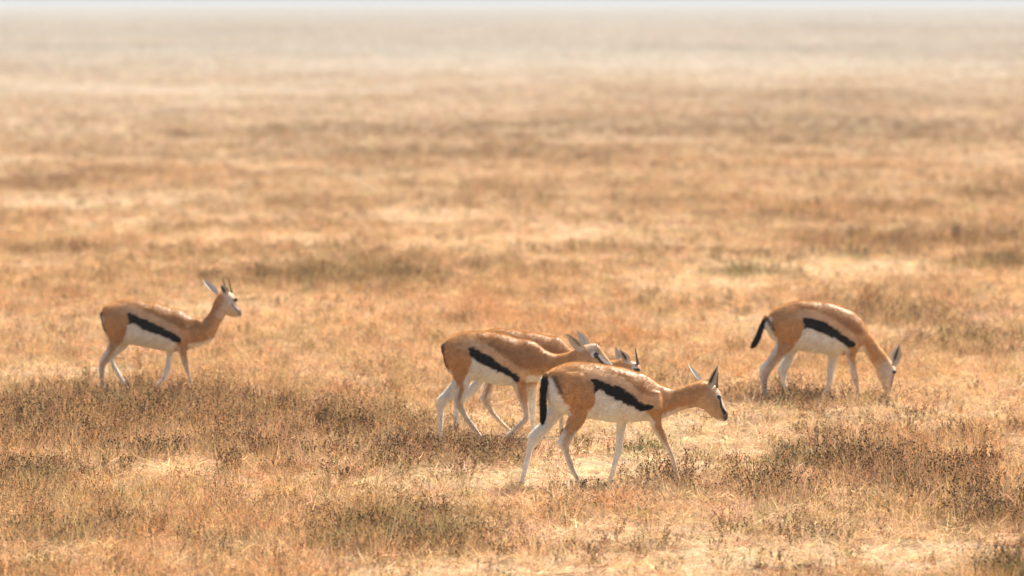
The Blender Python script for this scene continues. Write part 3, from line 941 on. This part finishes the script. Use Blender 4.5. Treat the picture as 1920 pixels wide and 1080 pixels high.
# ---- the walking female in front
front = dict(
    torso=[(1021, 706, 732, .036), (1029, 697, 752, .064), (1046, 687, 770, .104), (1072, 680.3, 779, .122), (1105, 680.5, 785, .118), (1140, 685, 789, .124), (1175, 692.5, 789.5, .124), (1203, 701, 789, .112), (1224, 713, 787, .092), (1242, 725, 783, .066)],
    neck=[(1218, 712, 1222, 784, .085), (1236, 722, 1250, 780, .064), (1256, 729.5, 1268, 773, .050), (1275, 727.5, 1283, 767, .044), (1292, 722.5, 1296, 764, .043), (1308, 716.5, 1309, 763.5, .044), (1320, 714.5, 1317, 767, .046)],
    head=[(1318, 715, 1311, 763, .044), (1331, 716.5, 1321, 768, .051), (1344, 725, 1329.5, 775, .052), (1352, 737, 1335, 780, .047), (1354.5, 750, 1341, 784, .036), (1359, 762, 1346, 787, .028), (1363.5, 774, 1350, 788.5, .026), (1364, 783, 1355, 789, .020)],
    legs=[('near_hind', NL, [(705, 1048, 1108), (725, 1046, 1116), (745, 1054, 1115), (760, 1061, 1110), (775, 1066, 1103), (790, 1065, 1096), (810, 1056, 1081), (830, 1046, 1069), (840, 1050, 1067.5), (850, 1056, 1067.5), (870, 1063, 1075), (890, 1073, 1083.5), (902, 1080, 1091), (910, 1085, 1097)], (.072, .040, 5)),
          ('far_hind', FL, [(715, 1026, 1085), (745, 1028, 1078), (765, 1029, 1066), (780, 1021, 1052), (790, 1016, 1043), (802, 1005, 1034), (816, 992.5, 1021), (830, 989.5, 1009), (845, 987, 998.5), (860, 984, 995), (880, 979.5, 989.5), (900, 975, 984.5), (909, 972.5, 983)], (.072, .040, 4)),
          ('near_fore', NL, [(735, 1190, 1240), (755, 1200, 1242), (772, 1213, 1240), (785, 1217, 1238), (800, 1222, 1241), (815, 1231, 1248), (830, 1241, 1254), (840, 1248, 1258), (855, 1256, 1264), (875, 1262, 1269), (893, 1266, 1274), (904, 1267, 1277)], (.060, .034, 4)),
          ('far_fore', FL, [(745, 1150, 1200), (768, 1152, 1190), (785, 1157, 1178), (800, 1156.5, 1174), (815, 1155.5, 1171), (830, 1154.5, 1168.5), (848, 1153, 1166), (857, 1151, 1162), (870, 1148, 1158), (885, 1144, 1153.5), (898, 1141.5, 1150), (906, 1142, 1152)], (.060, .034, 3))],
    leg_top=dict(near_hind=.30, far_hind=.34, near_fore=.315, far_fore=.30), hock=dict(near_hind=.235, far_hind=.28, near_fore=.20, far_fore=.20),
    stripe=[(1110, 711), (1125, 713.5), (1140, 718), (1155, 723), (1170, 730), (1185, 740.5), (1195, 751), (1205, 757), (1216, 759), (1225, 762), (1221, 768), (1211, 772), (1200, 769.5), (1186, 762), (1170, 755.5), (1155, 749), (1143, 742), (1133, 735), (1125, 730), (1119, 733), (1114, 737)], n_top=10,
    belly=[(1114, 735), (1120, 730), (1133, 732), (1155, 742), (1170, 750), (1186, 756), (1200, 764), (1211, 768), (1219, 777), (1229, 792), (1229, 815), (1095, 815), (1102, 780), (1113, 762), (1117, 748)],
    rump=[(1000, 712), (1032, 708), (1036, 709), (1042, 722), (1052, 743), (1063, 763), (1070, 778), (1064, 800), (1040, 815), (985, 815), (985, 740)],
    rump_edge=[(1038, 708), (1043, 708), (1049, 720), (1053, 738), (1049, 738), (1044, 724)],
    torso_top=.66, eye=(1347.5, 744.5), eye_w=.043,
    horns=[([(1344.5, 727), (1344.5, 716), (1345.5, 707), (1347.5, 698.5)], -.018, -.028, .0068), ([(1340, 722), (1340, 712), (1341, 704), (1343, 697)], .018, .03, .0068)],
    ears=[((1326, 729), (1346.5, 684), 15, -.040, -.075, (.45, -1, .1), 1.0), ((1313, 718), (1290.5, 682), 12, .035, .12, (.5, -.8, .5), .25)],
    tail=[(1022, 698, 1034, 704, .016, -.01), (1018, 707, 1031, 712, .017, -.025), (1015, 720, 1027, 722, .017, -.032), (1013.5, 738, 1023, 738, .016, -.032), (1014, 757, 1023.5, 757, .016, -.03), (1014.5, 771, 1024, 769, .014, -.028), (1015, 783, 1022, 781, .012, -.025), (1017, 789, 1019, 788, .006, -.025)],
)
# ---- the one half hidden behind her rump
middle = dict(
    torso=[(833, 645, 668, .045), (838, 636.5, 686, .082), (850, 628, 702, .112), (870, 622.7, 709, .120), (895, 621, 713, .120), (920, 623, 718.5, .125), (945, 628, 721.5, .125), (968, 635, 721, .116), (988, 638, 717, .098), (1005, 645, 713, .075), (1018, 654, 709, .055)],
    neck=[(982, 637.5, 985, 717, .088), (1002, 642, 1010, 713, .072), (1020, 656, 1033, 706, .055), (1040, 665.3, 1052, 699, .045), (1060, 663, 1068, 693, .043), (1080, 656, 1084, 691, .045)],
    head=[(1081, 655, 1083, 691, .045, -.01), (1096, 646.5, 1091, 693, .051, -.012), (1111, 644.5, 1101, 695, .053, -.015), (1124, 649.5, 1111, 697, .051, -.018), (1133, 661, 1122, 699, .040, -.02), (1141, 673, 1132, 702, .031, -.022), (1149.5, 684.5, 1140, 706, .027, -.024), (1155, 694, 1147, 708, .020, -.025)],
    head_v=-.015,
    legs=[('near_hind', NL, [(650, 842, 882), (668, 836, 885), (685, 842, 884), (698, 848, 882), (710, 854, 880), (720, 858, 880), (735, 856, 875), (750, 852.3, 871), (760, 853, 868.5), (770, 860, 872), (785, 869, 882), (800, 880, 892.5), (813, 890, 901.5), (823, 898, 910)], (.072, .040, 5)),
          ('far_hind', FL, [(665, 840, 890), (685, 848, 884), (700, 852, 878), (714, 849.5, 868), (725, 842, 862), (735, 833, 857), (745, 822.5, 853), (752, 820, 844), (760, 820, 837), (770, 820, 832), (785, 820, 831), (800, 820.6, 830.6), (815, 821.5, 829.5), (824, 821.5, 832)], (.072, .040, 3)),
          ('near_fore', NL, [(680, 950, 1000), (698, 958, 996), (713, 962, 986), (725, 964, 986), (740, 970, 989), (755, 975, 990), (770, 980, 991.5), (781, 982, 992.5), (788, 978, 990.5), (796, 970, 983.5), (805, 961, 975.5), ((812, 818), 951, 963), ((816, 824), 945, 955)], (.060, .034, 4)),
          ('far_fore', FL, [(690, 972, 1012), (712, 982, 1008), (730, 988, 1006), (750, 990, 1005), (770, 993, 1004.5), (790, 994.5, 1003.5), (806, 996, 1004), (817, 996.5, 1006)], (.060, .034, 3))],
    leg_top=dict(near_hind=.34, far_hind=.38, near_fore=.34, far_fore=.34), hock=dict(near_hind=.22, far_hind=.25, near_fore=.20, far_fore=.18),
    stripe=[(879, 651), (895, 654.5), (910, 662), (925, 671), (940, 682.5), (955, 692.5), (967, 701), (975, 709), (974, 715), (967, 716), (960, 708.5), (945, 701), (930, 694.5), (915, 687), (900, 680.5), (890, 673), (882, 669)], n_top=8,
    belly=[(882, 669), (890, 669), (900, 676), (915, 682), (930, 690), (945, 697), (960, 704), (964, 713), (970, 724), (972, 745), (868, 745), (868, 722), (874, 706), (880, 692), (884, 680)],
    rear_white=0.0, torso_top=.665, eye=(1118.5, 664), eye_w=.047,
    horns=[([(1117.5, 653), (1118, 648), (1119.5, 642.5)], -.035, -.04, .0055), ([(1122, 650), (1122.5, 646), (1124, 641)], .012, .015, .0055)],
    ears=[((1096, 657), (1060.5, 624.5), 16, -.052, -.10, (-.35, -1, -.1), .75), ((1103, 648), (1082, 620.5), 13, .025, .06, (-.2, -.9, .3), .25)],
    rump_edge=[(828, 645), (831, 645), (832, 668), (840, 688), (836, 688), (828, 668)],
    tail=[(840, 647, 847, 652, .008, .0), (836, 652, 840, 654, .009, 0), (835, 664, 840.5, 664, .009, 0), (839.5, 676, 844, 675, .008, 0), (845, 686, 848, 684, .006, 0)],
)
# ---- the one standing behind both
behind = dict(
    torso=[(890, 640, 668, .045), (897, 628, 686, .082), (912, 619.5, 702, .110), (932, 616.5, 708, .118), (957, 617.7, 711, .120), (983, 621.7, 715, .124), (1008, 626.5, 716, .118), (1030, 630.5, 714, .106), (1047, 633.5, 711, .088), (1060, 643, 707, .066)],
    neck=[(1038, 631.5, 1042, 712, .088), (1055, 639, 1066, 707, .068), (1072, 654, 1085, 703, .054), (1095, 669, 1102, 702, .045), (1120, 676.5, 1122, 706, .043), (1145, 677, 1144, 709, .043), (1164, 674, 1160, 711, .044)],
    head=[(1165, 673, 1159, 710, .044), (1180, 676, 1168, 715, .050), (1194, 681, 1178, 720, .051), (1202, 690, 1187, 723, .046), (1206, 701, 1194, 726, .036), (1211, 713, 1200, 729, .028), (1215, 722, 1206, 731, .022)],
    legs=[('near_hind', NL, [(650, 902, 944), (668, 897, 946), (685, 902, 942), (700, 907, 934), (712, 910, 928), (722, 910, 926), (735, 905.6, 922), (748, 900.6, 919), (757, 906, 920), (770, 915, 926), (785, 927, 937.5), (797, 940, 949), (805, 948, 957.5), (811, 953, 964)], (.072, .040, 4)),
          ('far_hind', FL, [(665, 900, 950), (690, 896, 932), (705, 891, 916), (714, 889, 909), (724, 880, 903), (735, 874, 894), (744, 864, 885), (752, 854, 874), (760, 852, 866), (770, 852, 861.5), (785, 850.5, 860), (798, 849.5, 858.5), (805, 849, 859)], (.072, .040, 3)),
          ('near_fore', NL, [(680, 1012, 1062), (700, 1022, 1060), (718, 1033, 1058), (740, 1041, 1057), (765, 1046, 1058), (785, 1048.5, 1057.5), (800, 1048.5, 1056), (810, 1048, 1058)], (.060, .034, 3)),
          ('far_fore', FL, [(680, 1020, 1062), (702, 1035, 1064), (722, 1046, 1066), (745, 1057, 1072), (768, 1066, 1078), (785, 1068, 1077), (797, 1063, 1071), (804, 1058, 1068)], (.060, .034, 3))],
    leg_top=dict(near_hind=.32, far_hind=.36, near_fore=.34, far_fore=.34), hock=dict(near_hind=.20, far_hind=.20, near_fore=.20, far_fore=.18),
    stripe=[(940, 648), (955, 650), (970, 657), (985, 666), (1000, 677), (1015, 687), (1027, 696), (1035, 704), (1034, 710), (1027, 711), (1020, 704), (1005, 696), (990, 689), (975, 682), (960, 675), (950, 668), (942, 664)], n_top=8,
    belly=[(942, 664), (950, 664), (960, 671), (975, 678), (990, 685), (1005, 692), (1020, 700), (1024, 708), (1030, 719), (1032, 740), (928, 740), (928, 717), (934, 701), (940, 687), (944, 675)],
    torso_top=.645, eye=(1196, 694), eye_w=.043,
    horns=[([(1195, 684), (1193.5, 672), (1192, 661), (1190.5, 649.5)], -.018, -.03, .0066), ([(1197, 684), (1195, 672), (1193, 662), (1191, 652)], .018, .026, .0066)],
    ears=[((1178, 681), (1161.5, 654.5), 13, -.040, -.085, (.2, -1, .1), 1.0), ((1164, 679), (1154, 649.5), 10, .035, .08, (-.2, -.9, .3), .2)],
)
# ---- the one looking up at the left
left = dict(
    torso=[(192, 585, 602, .045), (196, 575, 618, .078), (207, 569.2, 632, .105), (226, 563.5, 641, .115), (247, 562.3, 646, .115), (272, 566, 650, .120), (297, 571, 654.5, .120), (320, 578, 658, .114), (338, 581.5, 657, .100), (354, 591.5, 654, .082), (370, 597, 649, .064), (385, 601, 644, .050), (397, 612, 638, .036)],
    neck=[(366, 596, 398, 636, .062), (380, 598, 405, 626, .052), (391, 591, 411, 613, .045), (398, 578, 417, 602, .042), (403, 565, 421, 593, .041), (409, 554, 424, 587, .042)],
    head=[(410, 552, 419, 588, .042, .004), (421, 547, 425, 590.5, .049, .008), (433, 548.5, 430, 592.5, .050, .012), (442.5, 557, 433.5, 593, .045, .016), (445.5, 569, 438, 593.5, .034, .02), (449.5, 578.5, 442, 594, .027, .022), (453.5, 585.5, 446.5, 594, .022, .024)],
    head_v=.01,
    legs=[('near_hind', NL, [(592, 196, 238), (610, 193, 240), (628, 199, 237), (642, 203, 230), (655, 200.5, 225), (665, 194, 217), (675, 188, 207), (685, 185, 198.5), (695, 185, 196), (710, 186.5, 195.6), (725, 188.5, 196.5), (733, 189, 199)], (.069, .038, 4)),
          ('far_hind', FL, [(612, 200, 245), (634, 212, 246), (648, 218, 240), (658, 212, 230), (667, 206, 219), (676, 205, 214), (686, 208, 218.5), (700, 216, 226), (715, 225, 235.5), (726, 232, 241.5), (732, 236, 247)], (.069, .038, 3)),
          ('near_fore', NL, [(612, 312, 356), (630, 322, 355), (644, 331, 351), (655, 334, 350), (668, 337.5, 351), (682, 342, 353.5), (694, 346.5, 356), (704, 351, 358.5), (716, 353, 360), (726, 354, 361), (732, 355, 364)], (.057, .032, 3)),
          ('far_fore', FL, [(625, 305, 345), (642, 310, 336), (656, 312, 328), (668, 312, 324.5), (682, 311, 322), (695, 307.5, 319), (705, 304, 315.6), (715, 297, 309), (721, 291, 302), (726, 286, 297)], (.057, .032, 3))],
    leg_top=dict(near_hind=.30, far_hind=.33, near_fore=.30, far_fore=.30), hock=dict(near_hind=.20, far_hind=.21, near_fore=.17, far_fore=.17),
    stripe=[(239.5, 586), (250, 589.5), (265, 596), (285, 604), (305, 614), (322, 623), (333, 629), (341, 635), (338, 642), (328, 641), (315, 635), (300, 628), (285, 624), (270, 619), (258, 611), (250, 606), (241, 608)], n_top=8,
    belly=[(240, 608), (250, 602), (258, 607), (270, 615), (285, 620), (300, 624), (315, 631), (327, 637), (335, 650), (337, 670), (205, 670), (218, 655), (230, 640), (238, 624)],
    rump=[(180, 588), (188.5, 592), (191, 606), (197, 622), (203, 636), (204, 648), (200, 657), (192, 668), (180, 668)],
    rump_edge=[(187, 588), (191, 588), (193, 604), (199, 620), (194, 618), (189, 604)],
    face=(.62, .50, .36), mask=.55, torso_top=.625, eye=(442, 562.5), eye_w=.042,
    horns=[([(434.5, 549), (432, 538), (430, 529), (429, 519.5)], -.014, -.02, .0066), ([(424.5, 547), (421, 535), (419, 527), (418, 518.5)], .022, .032, .0066)],
    ears=[((423, 553), (413.5, 534), 15, -.042, -.085, (.55, -1, .25), 1.0), ((407, 552), (379.5, 522.5), 11, .036, .10, (.3, -.8, .5), .2)],
    tail=[(199, 586, 204, 590, .008, .0), (195, 592, 198, 593, .009, 0), (194.5, 603, 199, 602, .009, 0), (197, 612, 201, 610, .008, 0), (200, 617, 202, 616, .005, 0)],
)
# ---- the grazing one at the right
right = dict(
    torso=[(1441, 598, 622, .048), (1447, 586, 634, .082), (1459, 576.5, 643, .106), (1477, 568.3, 651, .116), (1497, 564.8, 656, .120), (1522, 564.3, 661, .125), (1550, 568.3, 663, .125), (1577, 575.5, 665, .118), (1598, 585, 662, .100), (1612, 597, 658, .080), (1622, 611, 652, .058)],
    neck=[(1596, 584, 1600, 662, .086), (1613, 598, 1614, 659, .068), (1624, 614, 1619, 657, .056), (1634, 629, 1625, 664, .048), (1644.5, 643, 1632, 675, .043), (1655, 656, 1638, 686, .042), (1664, 669, 1644, 695, .042)],
    head=[(1664, 669, 1642, 690, .042), (1674, 681, 1645, 703, .049), (1679, 693, 1649, 713, .050), (1677, 705, 1653.5, 722, .043), (1673.5, 717, 1657.5, 730, .032), (1671.5, 728, 1661.5, 737, .026), (1670, 737, 1664, 742, .020)],
    legs=[('near_hind', NL, [(595, 1456, 1502), (612, 1450, 1507), (630, 1454, 1501), (645, 1456, 1492), (655, 1452, 1484), (664, 1446, 1476), (672, 1441, 1467), (680, 1434, 1460), (688, 1426, 1452), (697, 1424, 1446), (706, 1424.6, 1441), (716, 1426, 1439.5), (728, 1428, 1439), (738, 1429, 1440), (743, 1429, 1442)], (.070, .039, 4)),
          ('far_hind', FL, [(620, 1465, 1512), (640, 1474, 1508), (652, 1478, 1499), (662, 1476, 1493), (671, 1471, 1488.5), (681, 1464.5, 1484.5), (692, 1457.5, 1479), (701, 1458.5, 1475), (711, 1463.5, 1474), (722, 1467, 1475.5), (732, 1469, 1478), (737, 1470, 1481)], (.070, .039, 3)),
          ('near_fore', NL, [(625, 1572, 1616), (642, 1580, 1614), (655, 1584, 1608), (665, 1587, 1604), (676, 1590.5, 1604), (690, 1593, 1606), (703, 1595.6, 1608), (714, 1599, 1610), (728, 1603, 1611.5), (738, 1605, 1613), (743, 1605, 1616)], (.058, .033, 3)),
          ('far_fore', FL, [(625, 1548, 1594), (645, 1550, 1584), (658, 1552, 1576), (670, 1552, 1572.5), (685, 1551, 1568), (700, 1550.6, 1564), (715, 1550, 1562), (726, 1549, 1558), (735, 1546.5, 1556), (739, 1546, 1558)], (.058, .033, 3))],
    leg_top=dict(near_hind=.30, far_hind=.33, near_fore=.31, far_fore=.31), hock=dict(near_hind=.21, far_hind=.22, near_fore=.18, far_fore=.18),
    stripe=[(1505.5, 596), (1520, 596.5), (1535, 599.5), (1550, 606), (1565, 615), (1580, 627.5), (1594, 636.5), (1605, 644), (1601, 650.5), (1591, 652), (1580, 644), (1568, 635.5), (1555, 631), (1540, 624.5), (1525, 619), (1515, 615), (1507, 616)], n_top=8,
    belly=[(1507, 616), (1515, 611), (1525, 615), (1540, 620), (1555, 627), (1568, 631), (1580, 640), (1589, 648), (1596, 660), (1598, 690), (1470, 690), (1480, 661), (1494, 644), (1503, 630)],
    rump=[(1425, 590), (1437, 594), (1441.5, 600), (1447, 614), (1454, 630), (1458, 645), (1456, 660), (1448, 672), (1420, 690)],
    rump_edge=[(1440.5, 597), (1444, 597), (1449, 606), (1453, 622), (1449, 618), (1444, 606)],
    face=(.70, .60, .46), mask=.6, torso_top=.645, eye=(1677, 697.5), eye_w=.044,
    horns=[],
    ears=[((1673, 686), (1687.5, 642), 16, -.040, -.07, (.55, -1, -.1), 1.0), ((1668, 676), (1682, 648), 12, .036, .06, (.3, -.8, .3), .3)],
    tail=[(1435, 592, 1441, 597, .010, 0), (1430, 601, 1436, 604, .011, 0), (1424, 613, 1430.5, 616, .012, 0), (1419, 626, 1426, 629, .013, 0), (1414, 637, 1421.5, 640.5, .012, 0), (1411, 643, 1416, 645.5, .009, 0), (1410, 647, 1412, 648, .004, 0)],
)
GZ = [Gazelle("gazelle walking in front of the others with its black tail hanging", 1120, 913, 11, front).build(),
      Gazelle("large-eyed gazelle with pricked ears, half hidden behind the foremost gazelle's rump", 910, 833, -3, middle).build(),
      Gazelle("gazelle almost wholly hidden behind two others, only back, head and legs showing", 970, 815, 0, behind).build(),
      Gazelle("lone gazelle at the left holding its head and thin horns high", 270, 738, 3, left).build(),
      Gazelle("gazelle grazing at the right with its head down in the grass", 1530, 748, 8, right).build()]
# ------------------------------------------------------------------ weed clumps that stand out one by one
def place_clump(px, py, h, w, n, leafy, green, heads, label, leafs=.85):
    x, y = ground_at(px, py)
    root = link("weed_clump", None)
    root.location = (x, y, 0)
    root["label"] = label; root["category"] = "weed"; root["group"] = "weed clumps on the plain"
    random.seed(int(px * 7 + py * 13))
    st, lf, hd = weed_soup(h, n, w, leafy, green, heads, leafs, True)
    for nm, sp in (("stems", st), ("leaves", lf), ("seed_heads", hd)):
        if sp.v:
            o = link(nm, sp.mesh(nm), root, m_plant); o["kind"] = "stuff"
    return root
CLUMPS = [
    (1252, 915, .13, .20, 34, 4, .10, .6, "brown weed tuft hiding the foremost gazelle's leading front hoof"),
    (1095, 921, .075, .10, 20, 4, .05, .4, "short brown tuft over the foremost gazelle's near hind hoof"),
    (1196, 850, .085, .12, 22, 6, .75, .3, "small green herb clump between the foremost gazelle's two forelegs"),
    (905, 872, .15, .26, 60, 5, .45, .6, "olive weed bush left of the foremost gazelle's rear hoof"),
    (745, 868, .14, .20, 44, 4, .2, .7, "dark weed clump left of and below the rear hooves of the pair"),
    (735, 1022, .12, .42, 90, 6, .6, .4, "wide low grey-green weed patch at the bottom, left of centre"),
    (860, 1012, .09, .20, 36, 6, .6, .3, "right-hand end clump beside the wide grey-green weed patch"),
    (1893, 1092, .17, .14, 46, 6, .7, .3, "dark green bush cut off by the bottom right corner"),
    (1720, 905, .15, .34, 80, 4, .2, .8, "dark seed-headed weed bush in the right foreground"),
    (1440, 925, .15, .20, 52, 4, .25, .7, "dark weed clump right of the foremost gazelle's front hooves"),
    (1870, 985, .15, .18, 46, 4, .3, .6, "rusty brown weed bush at the right edge above the corner bush"),
    (270, 862, .14, .28, 64, 4, .2, .7, "dark brown weed clump in the left foreground below the lone gazelle"),
    (62, 905, .13, .20, 46, 6, .6, .4, "olive green weed clump near the left edge"),
    (42, 800, .16, .24, 56, 4, .15, .8, "dark weed clump at the left edge, level with the lone gazelle's hooves"),
    (1405, 518, .12, .22, 40, 7, .95, .0, "lone green tuft in the blurred grass left of and above the grazing gazelle"),
    (1880, 503, .14, .30, 60, 6, .8, .1, "green shrub patch in the blurred grass at the right edge"),
    (1493, 757, .13, .12, 34, 4, .05, .8, "dark weed tuft between the grazing gazelle's hind legs and forelegs"),
    (1720, 790, .11, .14, 30, 4, .3, .6, "small weed tuft just below the grazing gazelle's muzzle"),
    (1545, 1018, .09, .16, 32, 6, .7, .3, "low green weed clump in the right foreground above the bare soil"),
    (225, 892, .11, .10, 24, 5, .5, .5, "small olive weed on the pale straw strip at the left"),
    (1100, 842, .08, .08, 16, 5, .6, .3, "tiny green weed behind the foremost gazelle's near hind leg"),
    (640, 905, .09, .14, 30, 5, .5, .5, "sparse olive weed at the left end of the fallen twig"),
    (1480, 872, .13, .12, 32, 6, .6, .4, "upright green weed right of the foremost gazelle's forelegs"),
]
for c in CLUMPS:
    place_clump(*c)

def tube(name, pts, r0, r1, mat, nseg=6):
    Q = catmull(pts, 5); S = []; Fc = []; nq = len(Q)
    for i, p in enumerate(Q):
        r = r0 + (r1 - r0) * i / (nq - 1)
        for k in range(nseg):
            t = k * 2 * math.pi / nseg
            S.append((p[0], p[1] + r * math.cos(t), p[2] + r * math.sin(t)))
    for i in range(nq - 1):
        for k in range(nseg):
            l = (k + 1) % nseg; Fc.append((i * nseg + k, i * nseg + l, i * nseg + nseg + l, i * nseg + nseg + k))
    Fc.append(tuple(range(nseg))[::-1]); Fc.append(tuple(range((nq - 1) * nseg, nq * nseg)))
    return mesh_of(name, S, Fc)
m_twig = simple_material("weathered_twig", (.34, .26, .18), .8, .2)
m_clod = simple_material("dark_dry_earth", (.10, .065, .038), .95, .1)
x, y = ground_at(760, 912)
o = link("dry_twig", tube("dry_twig", [(x - .13, y, .02), (x - .05, y, .07), (x + .04, y + .01, .095), (x + .12, y + .02, .115)], .0032, .0014, m_twig), None, m_twig)
o["label"] = "thin pale fallen twig sticking out of the grass left of the rear hooves"; o["category"] = "twig"
x, y = ground_at(340, 1052)
o = link("dry_stalk", tube("dry_stalk", [(x - .02, y, -.01), (x - .008, y, .03), (x + .006, y, .06), (x + .022, y, .085)], .007, .003, m_clod), None, m_clod)
o["label"] = "short dark broken stalk leaning in the bottom left grass"; o["category"] = "stalk"
for px, py, r, lab in ((1505, 1070, .035, "larger lone dark clod of earth right of the bare soil at the bottom"), (1425, 1066, .026, "small dark clod of earth at the left of the bare soil"), (1462, 1072, .022, "tiny dark clod of earth in the middle of the bare soil")):
    x, y = ground_at(px, py)
    S = []; Fc = []; rr = random.Random(px)
    for i in range(6):
        for k in range(10):
            ph = math.pi * (i + .3) / 5.6; t = k * math.pi / 5; q = r * rr.uniform(.8, 1.2)
            S.append((q * 1.3 * math.sin(ph) * math.cos(t), q * math.sin(ph) * math.sin(t), q * .6 * math.cos(ph) + r * .35))
    for i in range(5):
        for k in range(10):
            l = (k + 1) % 10; Fc.append((i * 10 + k, i * 10 + 10 + k, i * 10 + 10 + l, i * 10 + l))
    Fc.append(tuple(range(10))); Fc.append(tuple(range(50, 60))[::-1])
    o = link("earth_clod", mesh_of("earth_clod", S, Fc, False), None, m_clod); o.location = (x, y, 0)
    o["label"] = lab; o["category"] = "clod"; o["group"] = "clods on the bare soil"
